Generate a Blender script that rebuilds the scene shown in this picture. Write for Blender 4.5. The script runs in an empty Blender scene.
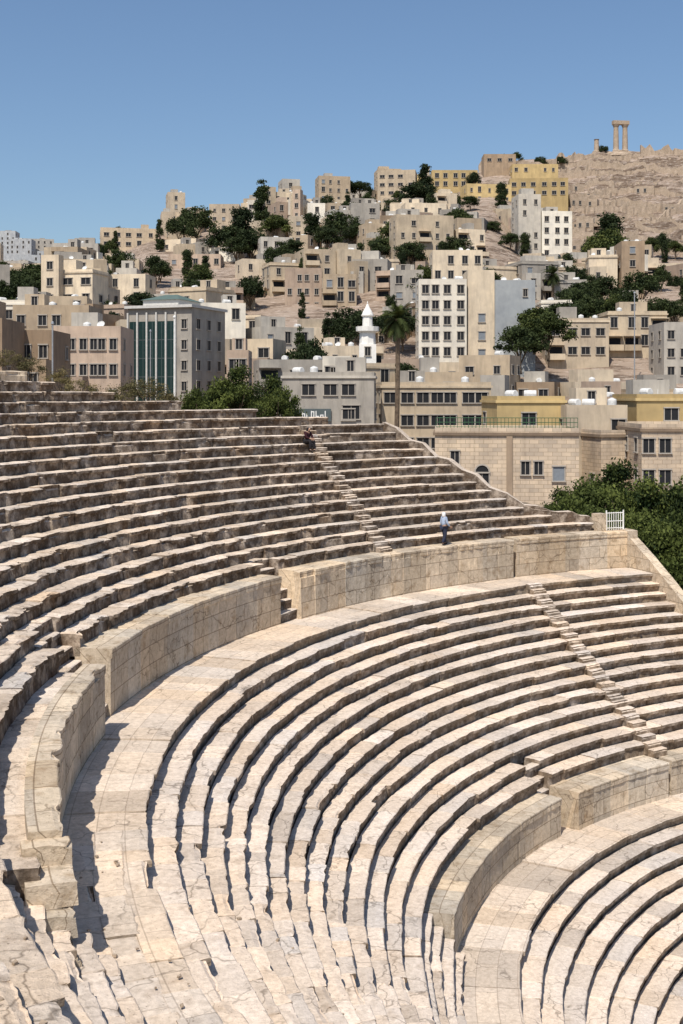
import bpy, bmesh, math, random
import numpy as np
from mathutils import Vector
R=random.Random(11)
S=bpy.context.scene
COL=S.collection
rad=math.radians
CX,CY,CZ=-28.4,-31.4,23.1      # eye of the photographer, theatre centre is the origin
F=1171.0; HV=395.0
def at(u,Y): return CX+(u-341)/F*Y, CY+Y
def lvl(v,Y): return CZ+(HV-v)*Y/F

# ---------------------------------------------------------------- noise
def h2(ix,iy,s):
    n=np.sin(ix*127.1+iy*311.7+s*74.7)*43758.5453
    return n-np.floor(n)
def vn(x,y,s=0):
    x=np.asarray(x,float); y=np.asarray(y,float)
    ix=np.floor(x); iy=np.floor(y); fx=x-ix; fy=y-iy
    fx=fx*fx*(3-2*fx); fy=fy*fy*(3-2*fy)
    a=h2(ix,iy,s); b=h2(ix+1,iy,s); c=h2(ix,iy+1,s); d=h2(ix+1,iy+1,s)
    return (a*(1-fx)+b*fx)*(1-fy)+(c*(1-fx)+d*fx)*fy
def fbm(x,y,o=4,s=0):
    t=0; a=.5; n=0
    x=np.asarray(x,float); y=np.asarray(y,float)
    for i in range(o):
        t=t+a*vn(x,y,s+i*3); n+=a; a*=.5; x=x*2.03; y=y*2.03
    return t/n
def sstep(x,a,b):
    t=np.clip((x-a)/(b-a),0,1); return t*t*(3-2*t)

# ---------------------------------------------------------------- materials
def newmat(name,rough=.9):
    m=bpy.data.materials.new(name); m.use_nodes=True
    nt=m.node_tree; b=nt.nodes['Principled BSDF']
    b.inputs['Roughness'].default_value=rough
    if 'Specular IOR Level' in b.inputs: b.inputs['Specular IOR Level'].default_value=.2
    return m,nt,b
def N(nt,t,**k):
    n=nt.nodes.new(t)
    for a,v in k.items(): setattr(n,a,v)
    return n
def setc(sock,v):
    if isinstance(v,(tuple,list)): sock.default_value=(v[0],v[1],v[2],1)
    else: sock.default_value=v
def mix(nt,f,a,b,bt='MIX'):
    n=N(nt,'ShaderNodeMix',data_type='RGBA',blend_type=bt)
    for i,x in ((0,f),(6,a),(7,b)):
        if isinstance(x,bpy.types.NodeSocket): nt.links.new(x,n.inputs[i])
        else: setc(n.inputs[i],x)
    return n.outputs[2]
def noise(nt,vec,scale,det=5,rough=.6):
    n=N(nt,'ShaderNodeTexNoise'); n.inputs['Scale'].default_value=scale
    n.inputs['Detail'].default_value=det; n.inputs['Roughness'].default_value=rough
    nt.links.new(vec,n.inputs['Vector']); return n.outputs['Fac']
def mrange(nt,v,a,b,c=0,d=1):
    n=N(nt,'ShaderNodeMapRange'); nt.links.new(v,n.inputs[0])
    for i,x in enumerate((a,b,c,d)): n.inputs[i+1].default_value=x
    return n.outputs[0]
def math_(nt,op,a,b=None):
    n=N(nt,'ShaderNodeMath',operation=op)
    for i,x in enumerate((a,b)):
        if x is None: continue
        if isinstance(x,bpy.types.NodeSocket): nt.links.new(x,n.inputs[i])
        else: n.inputs[i].default_value=x
    return n.outputs[0]

def stone(name,c1,c2,dark,riser=None,brick=None,bump=.25,fine=7.0,rfac=.9,tint=True,stain=.6,pit=.8,crack=.7):
    m,nt,b=newmat(name,.95)
    tc=N(nt,'ShaderNodeTexCoord'); P=tc.outputs['Object']
    n1=noise(nt,P,.45,5); n2=noise(nt,P,fine,6,.7); n3=noise(nt,P,1.9,6,.65); n4=noise(nt,P,16,4,.7)
    c=mix(nt,mrange(nt,n1,.35,.65),c1,c2)
    if riser is not None:  # riser shade and weather stain both put into the colour by face normal
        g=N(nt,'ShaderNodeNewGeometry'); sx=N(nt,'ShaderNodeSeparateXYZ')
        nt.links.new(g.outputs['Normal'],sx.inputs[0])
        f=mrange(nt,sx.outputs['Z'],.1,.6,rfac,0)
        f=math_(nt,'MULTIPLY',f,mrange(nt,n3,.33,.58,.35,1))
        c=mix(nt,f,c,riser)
    c=mix(nt,mrange(nt,n3,.54,.72,0,stain),c,dark)
    c=mix(nt,mrange(nt,n4,.60,.70,0,pit),c,tuple(x*.55 for x in dark))
    c=mix(nt,1.0,c,mix(nt,mrange(nt,n2,.3,.7),(.74,.72,.69),(1.14,1.13,1.12)),'MULTIPLY')
    if crack:
        wv=N(nt,'ShaderNodeVectorMath',operation='ADD'); nt.links.new(P,wv.inputs[0])
        sc=N(nt,'ShaderNodeVectorMath',operation='SCALE'); 
        nn=N(nt,'ShaderNodeTexNoise'); nn.inputs['Scale'].default_value=2.2; nt.links.new(P,nn.inputs['Vector'])
        nt.links.new(nn.outputs['Color'],sc.inputs[0]); sc.inputs['Scale'].default_value=.6; nt.links.new(sc.outputs[0],wv.inputs[1])
        vo=N(nt,'ShaderNodeTexVoronoi',feature='DISTANCE_TO_EDGE'); vo.inputs['Scale'].default_value=.75; nt.links.new(wv.outputs[0],vo.inputs['Vector'])
        cf=math_(nt,'MULTIPLY',mrange(nt,vo.outputs['Distance'],.0,.022,crack,0),mrange(nt,n1,.42,.55,0,1))
        c=mix(nt,cf,c,tuple(x*.4 for x in dark))
    if tint:
        a=N(nt,'ShaderNodeAttribute',attribute_name='tint')
        c=mix(nt,1.0,c,a.outputs['Color'],'MULTIPLY')
    if brick:
        bt=N(nt,'ShaderNodeTexBrick'); bt.offset=.5
        nt.links.new(tc.outputs['UV'],bt.inputs['Vector'])
        bt.inputs['Color1'].default_value=(1.08,1.03,.95,1); bt.inputs['Color2'].default_value=(.78,.77,.76,1)
        bt.inputs['Mortar'].default_value=(.4,.35,.3,1)
        bt.inputs['Scale'].default_value=1; bt.inputs['Brick Width'].default_value=brick[0]
        bt.inputs['Row Height'].default_value=brick[1]; bt.inputs['Mortar Size'].default_value=brick[2]
        bt.inputs['Mortar Smooth'].default_value=.3
        c=mix(nt,brick[3],c,mix(nt,1.0,c,bt.outputs['Color'],'MULTIPLY'))
    nt.links.new(c,b.inputs['Base Color'])
    hh=math_(nt,'ADD',n2,math_(nt,'MULTIPLY',n4,.4))
    bp=N(nt,'ShaderNodeBump'); bp.inputs['Strength'].default_value=bump; bp.inputs['Distance'].default_value=.07
    nt.links.new(hh,bp.inputs['Height']); nt.links.new(bp.outputs[0],b.inputs['Normal'])
    return m
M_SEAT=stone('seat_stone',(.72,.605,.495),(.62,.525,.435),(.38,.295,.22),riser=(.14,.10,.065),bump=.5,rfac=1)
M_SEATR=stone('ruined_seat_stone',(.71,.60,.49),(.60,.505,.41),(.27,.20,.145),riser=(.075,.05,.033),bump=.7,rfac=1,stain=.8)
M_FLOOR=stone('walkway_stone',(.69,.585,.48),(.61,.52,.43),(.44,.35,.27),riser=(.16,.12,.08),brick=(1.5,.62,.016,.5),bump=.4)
M_WALL=stone('podium_stone',(.64,.55,.435),(.56,.475,.37),(.34,.25,.16),brick=(1.35,.62,.018,.85),bump=.6,fine=5,stain=.85)
M_RUB=stone('rubble_stone',(.48,.385,.295),(.38,.30,.22),(.16,.12,.085),bump=.9,tint=False,fine=3,crack=0)

def wallmat(name,c,dark=.58,streak=.6,brick=None):
    m,nt,b=newmat(name,.9)
    tc=N(nt,'ShaderNodeTexCoord'); P=tc.outputs['Object']
    oi=N(nt,'ShaderNodeObjectInfo')
    mp=N(nt,'ShaderNodeMapping'); nt.links.new(P,mp.inputs[0]); mp.inputs['Scale'].default_value=(1,1,.16)
    vadd=N(nt,'ShaderNodeVectorMath',operation='ADD'); nt.links.new(mp.outputs[0],vadd.inputs[0])
    cb=N(nt,'ShaderNodeCombineXYZ'); nt.links.new(math_(nt,'MULTIPLY',oi.outputs['Random'],37.0),cb.inputs[0])
    nt.links.new(cb.outputs[0],vadd.inputs[1])
    n1=noise(nt,vadd.outputs[0],1.1,6,.7); n2=noise(nt,P,.35,3)
    col=mix(nt,mrange(nt,n1,.46,.70,0,streak),c,tuple(x*dark for x in c))
    col=mix(nt,1.0,col,mix(nt,mrange(nt,n2,.3,.7),(.80,.80,.81),(1.1,1.09,1.06)),'MULTIPLY')
    col=mix(nt,1.0,col,mix(nt,oi.outputs['Random'],(.74,.72,.70),(1.18,1.17,1.14)),'MULTIPLY')
    if brick:
        bt=N(nt,'ShaderNodeTexBrick'); nt.links.new(tc.outputs['UV'],bt.inputs['Vector'])
        bt.inputs['Color1'].default_value=(1.08,1.04,.96,1); bt.inputs['Color2'].default_value=(.80,.79,.77,1)
        bt.inputs['Mortar'].default_value=(.55,.5,.45,1); bt.inputs['Scale'].default_value=1
        bt.inputs['Brick Width'].default_value=.9; bt.inputs['Row Height'].default_value=.4; bt.inputs['Mortar Size'].default_value=.02
        col=mix(nt,1.0,col,bt.outputs['Color'],'MULTIPLY')
    nt.links.new(col,b.inputs['Base Color'])
    bp=N(nt,'ShaderNodeBump'); bp.inputs['Strength'].default_value=.3; bp.inputs['Distance'].default_value=.1
    nt.links.new(n1,bp.inputs['Height']); nt.links.new(bp.outputs[0],b.inputs['Normal'])
    return m
WM={'cream':wallmat('cream_plaster',(.64,.54,.41)),'beige':wallmat('beige_plaster',(.51,.41,.295)),
 'pinkish':wallmat('pinkish_stone',(.47,.365,.285)),'grey':wallmat('grey_concrete',(.43,.40,.355)),
 'white':wallmat('white_plaster',(.72,.67,.58),.7),'yellow':wallmat('yellow_plaster',(.58,.44,.22),.7),
 'brown':wallmat('brown_stone',(.35,.26,.18)),'sandstone':wallmat('sandstone_wall',(.55,.46,.37),.62,.6,brick=1),
 'tan':wallmat('tan_limestone',(.55,.455,.335)),'bluegrey':wallmat('blue_grey_paint',(.42,.45,.47),.75,.4),'hazy':wallmat('haze_grey_wall',(.42,.44,.46))}  # hazy greys the far blocks: distance haze put into the wall colour
def plain(name,c,rough=.8,metal=0,vary=.12):
    m,nt,b=newmat(name,rough)
    tc=N(nt,'ShaderNodeTexCoord'); n=noise(nt,tc.outputs['Object'],3.0,4)
    col=mix(nt,mrange(nt,n,.3,.7),tuple(x*(1-vary) for x in c),tuple(x*(1+vary) for x in c))
    nt.links.new(col,b.inputs['Base Color']); b.inputs['Metallic'].default_value=metal
    return m
M_ROOF=plain('flat_roof',(.42,.38,.33),.95,0,.3)
M_GLASS=plain('dark_window_glass',(.018,.019,.021),.6)
M_FRAME=plain('window_frame',(.38,.34,.29),.7)
M_SHUT=plain('metal_shutter',(.20,.22,.24),.5)
M_GGLASS=plain('dark_green_glass',(.012,.032,.030),.5)
M_MULL=plain('dark_mullion',(.09,.11,.11),.5)
M_PALE=plain('pale_concrete',(.52,.50,.46),.8)
M_WHITE=plain('white_paint',(.75,.74,.7),.6)
M_TANK=plain('tank_plastic',(.62,.61,.58),.6,0,.2)
M_GREEN=plain('dark_green_roofing',(.10,.14,.12),.6)
M_GRAIL=plain('green_railing_paint',(.05,.12,.06),.5)
M_METAL=plain('grey_metal',(.45,.45,.45),.4,.6)
M_BARK=plain('bark',(.13,.095,.065),.95,0,.35)
def leafmat(name,c1,c2):
    m,nt,b=newmat(name,.75)
    a=N(nt,'ShaderNodeAttribute',attribute_name='tint')
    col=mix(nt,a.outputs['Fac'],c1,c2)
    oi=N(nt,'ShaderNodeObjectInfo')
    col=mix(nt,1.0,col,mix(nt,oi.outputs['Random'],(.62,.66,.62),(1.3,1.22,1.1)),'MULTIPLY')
    nt.links.new(col,b.inputs['Base Color'])
    tr=N(nt,'ShaderNodeBsdfTranslucent'); nt.links.new(col,tr.inputs[0])
    ms=N(nt,'ShaderNodeMixShader'); ms.inputs[0].default_value=.22
    nt.links.new(b.outputs[0],ms.inputs[1]); nt.links.new(tr.outputs[0],ms.inputs[2])
    nt.links.new(ms.outputs[0],nt.nodes['Material Output'].inputs[0]); return m
M_LEAF=leafmat('green_leaves',(.022,.038,.012),(.095,.115,.033))
M_NLEAF=leafmat('mid_green_leaves',(.014,.028,.008),(.13,.16,.04))
M_DLEAF=leafmat('dark_conifer_leaves',(.018,.030,.012),(.055,.075,.026))
M_DRY=leafmat('dry_leaves',(.10,.09,.04),(.22,.18,.09))

# ---------------------------------------------------------------- object helpers
def obj(name,me,parent=None,loc=(0,0,0),rz=0,mats=None,label=None,cat=None,group=None,scale=None):
    o=bpy.data.objects.new(name,me); COL.objects.link(o)
    o.location=loc; o.rotation_euler=(0,0,rz)
    if scale: o.scale=scale
    if parent: o.parent=parent
    if mats and me and len(me.materials)==0:
        for m in mats: me.materials.append(m)
    if label: o['label']=label
    if cat: o['category']=cat
    if group: o['group']=group
    return o
def empty(name,loc,rz,label,cat,group=None):
    o=obj(name,None,None,loc,rz,None,label,cat,group); o.empty_display_size=.5; return o
class MB:
    def __init__(s): s.v=[];s.f=[];s.m=[]
    def box(s,x0,x1,y0,y1,z0,z1,mi=0):
        b=len(s.v)
        s.v+=[(x0,y0,z0),(x1,y0,z0),(x1,y1,z0),(x0,y1,z0),(x0,y0,z1),(x1,y0,z1),(x1,y1,z1),(x0,y1,z1)]
        for q in ((0,3,2,1),(4,5,6,7),(0,1,5,4),(1,2,6,5),(2,3,7,6),(3,0,4,7)):
            s.f.append(tuple(b+i for i in q)); s.m.append(mi)
    def tube(s,pts,rs,n=6,mi=0):
        b=len(s.v); P=[Vector(p) for p in pts]
        for i,p in enumerate(P):
            d=(P[min(i+1,len(P)-1)]-P[max(i-1,0)]).normalized()
            a=d.cross(Vector((.31,.95,.1)) if abs(d.y)<.9 else Vector((1,0,0))).normalized(); c=d.cross(a)
            for k in range(n):
                t=2*math.pi*k/n; s.v.append(tuple(p+(a*math.cos(t)+c*math.sin(t))*rs[i]))
        for i in range(len(P)-1):
            for k in range(n):
                s.f.append((b+i*n+k,b+i*n+(k+1)%n,b+(i+1)*n+(k+1)%n,b+(i+1)*n+k)); s.m.append(mi)
        s.f.append(tuple(b+k for k in range(n))[::-1]); s.m.append(mi)
        s.f.append(tuple(b+(len(P)-1)*n+k for k in range(n))); s.m.append(mi)
    def lathe(s,prof,n=16,mi=0,c=(0,0)):
        b=len(s.v)
        for r,z in prof:
            for k in range(n):
                t=2*math.pi*k/n; s.v.append((c[0]+r*math.cos(t),c[1]+r*math.sin(t),z))
        for i in range(len(prof)-1):
            for k in range(n):
                s.f.append((b+i*n+k,b+i*n+(k+1)%n,b+(i+1)*n+(k+1)%n,b+(i+1)*n+k)); s.m.append(mi)
        s.f.append(tuple(b+k for k in range(n))[::-1]); s.m.append(mi)
        s.f.append(tuple(b+(len(prof)-1)*n+k for k in range(n))); s.m.append(mi)
    def mesh(s,name,mats):
        me=bpy.data.meshes.new(name); me.from_pydata(s.v,[],s.f)
        for m in mats: me.materials.append(m)
        me.polygons.foreach_set('material_index',s.m); me.update(); return me

# ---------------------------------------------------------------- THEATRE
A2,B2,Z2=33.1,35.3,13.6
A1,B1,Z1=22.1,24.0,6.0
D,H=.63,.43
UD,UH=.62,.45; UR0=36.2; UZ0=15.6       # upper tier: first row front radius, ledge height
def th_s(r): return 110.9
TE=236.0
def warp(Rr,th):
    # the lower tiers are not struck from quite the same centre as the upper one
    g=np.interp(np.degrees(th),[105,125,138,154,170,200,240],[-.6,-.6,0.0,.65,1.2,1.5,1.6])
    w=1-np.clip((Rr-25.0)/7.0,0,1)
    if Rr.ndim==2: g=g[:,None]
    return Rr+g*w
class Ring:
    def __init__(s): s.v=[];s.f=[];s.t=[];s.uv=[];s.n=0
    def add(s,prof,t0,t1,seed,ero=.1,blen=1.5,step=.15,nose=(2,3,4),jit=.02,zj=.012,big=.06,joint=.045,rough=.0,chip=0.0):
        """prof: list of (r,z) front-bottom, up, back, down; degrees t0..t1"""
        rr=np.random.default_rng(seed)
        rf=prof[2][0]; t0=rad(t0); t1=rad(t1); L=(t1-t0)*rf
        if L<.1: return
        j=[0.0]
        while j[-1]<L: j.append(j[-1]+blen*rr.uniform(.55,1.5))
        j=np.array(j); ji=j[(j>.2)&(j<L-.2)]
        base=np.linspace(0,L,max(3,int(L/step)))
        a=np.concatenate([base,ji-.022,ji,ji+.022]); jm=np.concatenate([np.zeros(len(base)),np.zeros(len(ji)),np.ones(len(ji)),np.zeros(len(ji))])
        o=np.argsort(a,kind='stable'); a=a[o]; jm=jm[o]
        bid=np.searchsorted(j,a,side='right')-1; nb=len(j)+1
        off=rr.normal(0,jit,nb)[bid]; dz=rr.normal(0,zj,nb)[bid]
        tb=(rr.normal(1,.10,nb).clip(.7,1.2))[bid]; hue=rr.normal(0,.025,nb)[bid]
        bg=np.where(rr.random(nb)<big,rr.uniform(.05,.2,nb),0)[bid]
        e=ero*np.clip(fbm(a*1.1,a*0+seed*1.7,4,seed%17)-.42,0,1)*3.2+ero*.3*fbm(a*6,a*0+3.3,2,seed%13)
        e=e+bg*(.4+.6*fbm(a*3,a*0,2,5)) + jm*joint
        if chip:   # broken arrises
            e=e+chip*np.clip(fbm(a*2.7,a*0+seed*.9,3,seed%11)-.55,0,1)*4
        th=t0+a/rf; m=len(prof); n=len(a)
        Rr=np.zeros((n,m)); Z=np.zeros((n,m))
        for k,(r,z) in enumerate(prof):
            w=1.0 if k in nose else (.35 if k==nose[0]-1 else 0.)
            Rr[:,k]=r+off*(1 if k<=nose[-1] else 0)+e*w
            Z[:,k]=z+(dz if 1<k<m-1 else 0)
            if k==nose[-1]: Z[:,k]-=e*.35+jm*.03
            if k==nose[0]: Rr[:,k]+=e*.3*(fbm(a*4,a*0+9,2,3))
            if k>nose[-1] and k<m-1: Z[:,k]-=jm*.02-(fbm(a*2.3,a*0+k,2,7)-.5)*(.015+rough)
            if k<=nose[-1] and rough: Rr[:,k]+=(fbm(a*2.2,a*0+k*1.2,3,11)-.5)*rough*3
        Rr=warp(Rr,th)
        X=Rr*np.cos(th)[:,None]; Y=Rr*np.sin(th)[:,None]
        V=np.stack([X,Y,Z],-1).reshape(-1,3)
        cum=[0.0]
        for k in range(1,m): cum.append(cum[-1]+math.dist(prof[k],prof[k-1]))
        U=np.stack([np.repeat((th*rf)[:,None],m,1),np.repeat((np.array(cum)+prof[0][1])[None],n,0)],-1).reshape(-1,2)
        tt=np.repeat(np.stack([tb*(1+hue),tb,tb*(1-hue*1.4)],-1)[:,None],m,1).reshape(-1,3)
        i=np.arange(n-1)[:,None]; k=np.arange(m)[None]; k2=(k+1)%m
        q=np.stack([i*m+k,i*m+k2,(i+1)*m+k2,(i+1)*m+k],-1).reshape(-1,4)+s.n
        s.f+=q.tolist(); s.f.append([s.n+x for x in range(m)][::-1]); s.f.append([s.n+(n-1)*m+x for x in range(m)])
        s.v.append(V); s.uv.append(U); s.t.append(tt); s.n+=len(V)
    def build(s,name,mat,parent,label=None):
        V=np.concatenate(s.v); me=bpy.data.meshes.new(name); me.from_pydata(V.tolist(),[],s.f)
        me.materials.append(mat)
        uv=np.concatenate(s.uv); lv=np.zeros(len(me.loops),int); me.loops.foreach_get('vertex_index',lv)
        l=me.uv_layers.new(name='UVMap'); l.data.foreach_set('uv',uv[lv].astype(np.float32).ravel())
        at_=me.attributes.new('tint','FLOAT_COLOR','POINT'); c=np.ones((len(V),4),np.float32); c[:,:3]=np.concatenate(s.t)
        at_.data.foreach_set('color',c.ravel()); me.update()
        return obj(name,me,parent,label=label)
def rowprof(rf,zt,dep,h,ntr=3,drop=.25,nd=.08,th=.15):
    p=[(rf+nd,zt-h-drop),(rf+nd,zt-th-.03),(rf,zt-th),(rf,zt-.03),(rf+.03,zt)]
    rb=rf+dep+.12
    for k in range(1,ntr+1): p.append((rf+.03+(rb-rf-.03)*k/ntr,zt))
    p.append((rb,zt-h-drop)); return p
def arcs(t0,t1,gaps):
    out=[]; c=t0
    for a,b in sorted(gaps):
        if b<=c or a>=t1: continue
        if a>c: out.append((c,a))
        c=b
    if c<t1: out.append((c,t1))
    return out
TH=empty('roman_theatre',(0,0,0),0,'ancient semicircular limestone theatre with tiers of worn stone seat rows','theatre')
sd=100
# lower tier
for j in range(1,13):
    g=Ring(); sd+=1; r=A1-D*j; z=Z1-H*j
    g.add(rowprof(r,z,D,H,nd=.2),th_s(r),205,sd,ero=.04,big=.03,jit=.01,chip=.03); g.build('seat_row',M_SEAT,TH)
# lower walkway
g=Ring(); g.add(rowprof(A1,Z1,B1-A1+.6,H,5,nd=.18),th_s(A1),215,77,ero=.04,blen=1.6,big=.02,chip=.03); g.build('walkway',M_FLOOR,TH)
# middle tier
MG=[(142.6,144.8)]
for j in range(1,14):
    g=Ring(); sd+=1; r=A2-D*j; z=Z2-H*j
    gaps=MG if j>=12 else []
    for a,b in arcs(th_s(r),TE,gaps):
        g.add(rowprof(r,z,D,H,nd=.19),a,min(b,184),sd,ero=.08 if j<10 else .04,big=.07,chip=.06 if j<10 else .03)
        if b>184: g.add(rowprof(r,z,D,H,nd=.17),184,b,sd+300,ero=.07,big=.06,jit=.014,zj=.008,rough=.003,blen=1.0,step=.12,chip=.07,joint=.06)
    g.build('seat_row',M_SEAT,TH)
# middle walkway
g=Ring()
g.add(rowprof(A2,Z2,B2-A2+2.2,H,6,nd=.18),th_s(A2),190,55,ero=.08,blen=1.4,big=.06,chip=.06)
for q in range(4):   # individually worn paving courses near the fallen wall
    g.add(rowprof(A2+.56*q,Z2+.012*q,.56,H,3,nd=.17 if q==0 else .02),190,TE,56+q,ero=.05,blen=.95,big=.06,jit=.01,zj=.010,rough=.004,step=.12,chip=.04)
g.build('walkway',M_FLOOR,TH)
def podium(r,zb,zt,ledge,t0,t1,seed,lab=None,dr=0,ero=.03,back=.25,chip=.05):
    g=Ring(); r=r+dr
    p=[(r+.06,zb-.2),(r+.06,zt-.3),(r,zt-.27),(r,zt-.03),(r+.03,zt),(r+ledge*.5,zt),(r+ledge+back-dr,zt),(r+ledge+back-dr,zb-.2)]
    g.add(p,t0,t1,seed,ero=ero,blen=1.3,big=.05,jit=.008,zj=.008,joint=.03,chip=chip); return g.build('podium_wall',M_WALL,TH,lab)
UG=[(148.7,151.0),(174.8,177.9)]
podium(B2,Z2,UZ0,.9,110.95,123.0,1,'pale ashlar podium wall beside the metal gate')
podium(B2,Z2,UZ0,.9,123.6,148.7,2,'pale ashlar podium wall with damaged yellowish blocks',-.15,ero=.07,chip=.09)
podium(B2,Z2,UZ0,.9,151.0,174.8,3,'long weathered podium wall with a stone coping')
podium(B2,Z2,UZ0,.42,177.9,198.6,4,'short narrow podium wall in shadow with broken end',-.35,ero=.10,back=-.1,chip=.12)
g=Ring(); g.add(rowprof(35.45,UZ0-.25,.85,.4,nd=.02),177.9,200,41,ero=.08,big=.1,chip=.06,blen=1.0); g.build('ledge',M_SEATR,TH)
podium(B1,Z1,Z1+1.5,.9,th_s(24),127.6,5,None,-.1)
podium(B1,Z1,Z1+1.5,.9,128.4,142.6,6,None,-.25)
podium(B1,Z1,Z1+1.5,.9,144.8,171.3,7,None)
# beyond the wall the seats run down to the walkway as steps
g=Ring()
for q in range(4): g.add(rowprof(23.75+.3*q,Z1+.37*(q+1),.34,.4,nd=.08),171.4,215,880+q,ero=.03,big=.04,chip=.05)
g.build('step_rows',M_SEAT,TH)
# upper tier
def us(k):
    return float(np.interp(k,[0,1,2,4,8,12,13,14,15,16,17],[113.6,117.3,119.3,121.4,124,126.5,131,137,143,148,152]))
for k in range(18):
    g=Ring(); sd+=1; r=UR0+UD*k; z=UZ0+UH*(k+1)
    gaps=UG if k<2 else []
    for a,b in arcs(us(k),TE,gaps):
        segs=[]
        for (lo,hi,e,bg,rg,ch) in ((0,136,.09,.1,.0,.08),(136,150,.13,.14,.006,.12),(150,186,.17,.18,.012,.15),(186,400,.09,.08,.004,.08)):
            x0=max(a,lo); x1=min(b,hi)
            if x1>x0: segs.append((x0,x1,e,bg,rg,ch))
        for i,(x0,x1,e,bg,rg,ch) in enumerate(segs):
            g.add(rowprof(r,z,UD,UH,nd=.16,th=.13),x0,x1,sd+i*500,ero=e,big=bg,rough=rg,jit=.02+rg*.6,zj=.012+rg*.3,blen=1.5 if rg<.01 and x0<180 else 1.1,chip=ch,step=.15 if x0<186 else .12)
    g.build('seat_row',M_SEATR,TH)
# stepped stretch where the podium wall has fallen
g=Ring()
for q in range(6):
    g.add(rowprof(34.3+.38*q,Z2+.05+.32*(q+.6),.5,.5,nd=.1),200.4-.25*q,TE,700+q,ero=.08,big=.08,rough=.004,jit=.016,zj=.010,blen=.95,step=.12,chip=.08)
g.build('broken_steps',M_SEAT,TH,'worn stone steps where the podium wall has fallen')
g=Ring()
for q in range(5):   # ragged near end of the short wall, stepping down course by course
    zt=Z2+.38*(q+1)
    p=[(34.95,Z2+.38*q-.03),(34.95,zt-.1),(34.93,zt-.06),(34.93,zt-.02),(34.96,zt),(35.3,zt),(35.75,zt),(35.75,Z2+.38*q-.03)]
    g.add(p,198.5,202.6-.85*q+(.3 if q%2 else 0),720+q,ero=.08,big=.4,rough=.02,jit=.05,zj=.015,blen=.7,step=.11,chip=.12)
g.build('broken_wall_end',M_WALL,TH)
# stairs set into the gaps
def gap_steps(r0,z0,n,dr,dzz,t0,t1,seed):
    g=Ring()
    for q in range(n):
        g.add(rowprof(r0+dr*q,z0+dzz*(q+1),dr,dzz),t0+.02,t1-.02,seed+q,ero=.05,big=.1,blen=.9)
    g.build('stairway',M_SEATR,TH)
for i,(a,b) in enumerate(UG): gap_steps(35.35,Z2,7,.3,.413,a,b,800+i*20)
gap_steps(24.6,Z1,5,.24,.46,142.6,144.8,850)
# radial stair flights
def flight(ta,tb,rows,w,seed,mat):
    g=Ring(); n=len(rows)
    for i,(rf,zt,h) in enumerate(rows):
        th=ta+(tb-ta)*i/(n-1); dt=math.degrees(w/2/rf); dr=.33
        zz=zt-h*.5
        p=[(rf-dr,zt-h-.1),(rf-dr,zz-.1),(rf-dr,zz-.08),(rf-dr,zz-.02),(rf-dr+.02,zz),(rf-.1,zz),(rf+.12,zz),(rf+.12,zt-h-.1)]
        g.add(p,th-dt,th+dt,seed+i,ero=.06,big=.2,blen=3,jit=.015,chip=.08,step=.12)
        p=[(rf-.02,zt-h-.1),(rf-.02,zt-.1),(rf-.02,zt-.05),(rf-.02,zt-.01),(rf+.01,zt+.008),(rf+.1,zt+.01),(rf+.28,zt+.01),(rf+.28,zt-h-.1)]
        g.add(p,th-dt,th+dt,seed+50+i,ero=.06,big=.2,blen=3,jit=.012,chip=.08,step=.12)
    g.build('stairway',mat,TH)
midrows=[(A2-D*j,Z2-H*j,H) for j in range(0,14)]
uprows=[(UR0+UD*k,UZ0+UH*(k+1),UH) for k in range(0,18)]
flight(124.3,127.4,midrows,.85,900,M_SEAT); flight(137.0,133.9,uprows[:13],.85,1000,M_SEATR)
# masonry backing along the rim
g=Ring()
segs=[(us(k),us(k+1),k) for k in range(17)]+[(152,TE,17)]
for a,b,k in segs:
    ro=UR0+UD*(k+1); zt=UZ0+UH*(k+1)-.03
    p=[(ro-.3,-1),(ro-.3,zt-.2),(ro-.3,zt-.1),(ro-.3,zt-.02),(ro-.25,zt),(ro+.4,zt),(ro+.9,zt-.05),(ro+.9,-1)]
    g.add(p,a,b+.05,1200+k,ero=.04,big=.1,rough=.03,blen=1.0)
g.build('outer_retaining_wall',M_SEATR,TH)
g=Ring(); ro=UR0+UD*18+.15
for q,(dr,h_,t0) in enumerate(((0,.45,153.5),(.55,.95,155))):
    zt=UZ0+UH*18+h_
    g.add([(ro+dr,20),(ro+dr,zt-.2),(ro+dr-.03,zt-.15),(ro+dr-.03,zt-.03),(ro+dr,zt),(ro+dr+.5,zt),(ro+dr+.9,zt),(ro+dr+.9,20)],t0,TE,1300+q,ero=.12,big=.3,rough=.05,blen=1.0,chip=.1)
g.build('rim_wall',M_WALL,TH)
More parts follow.
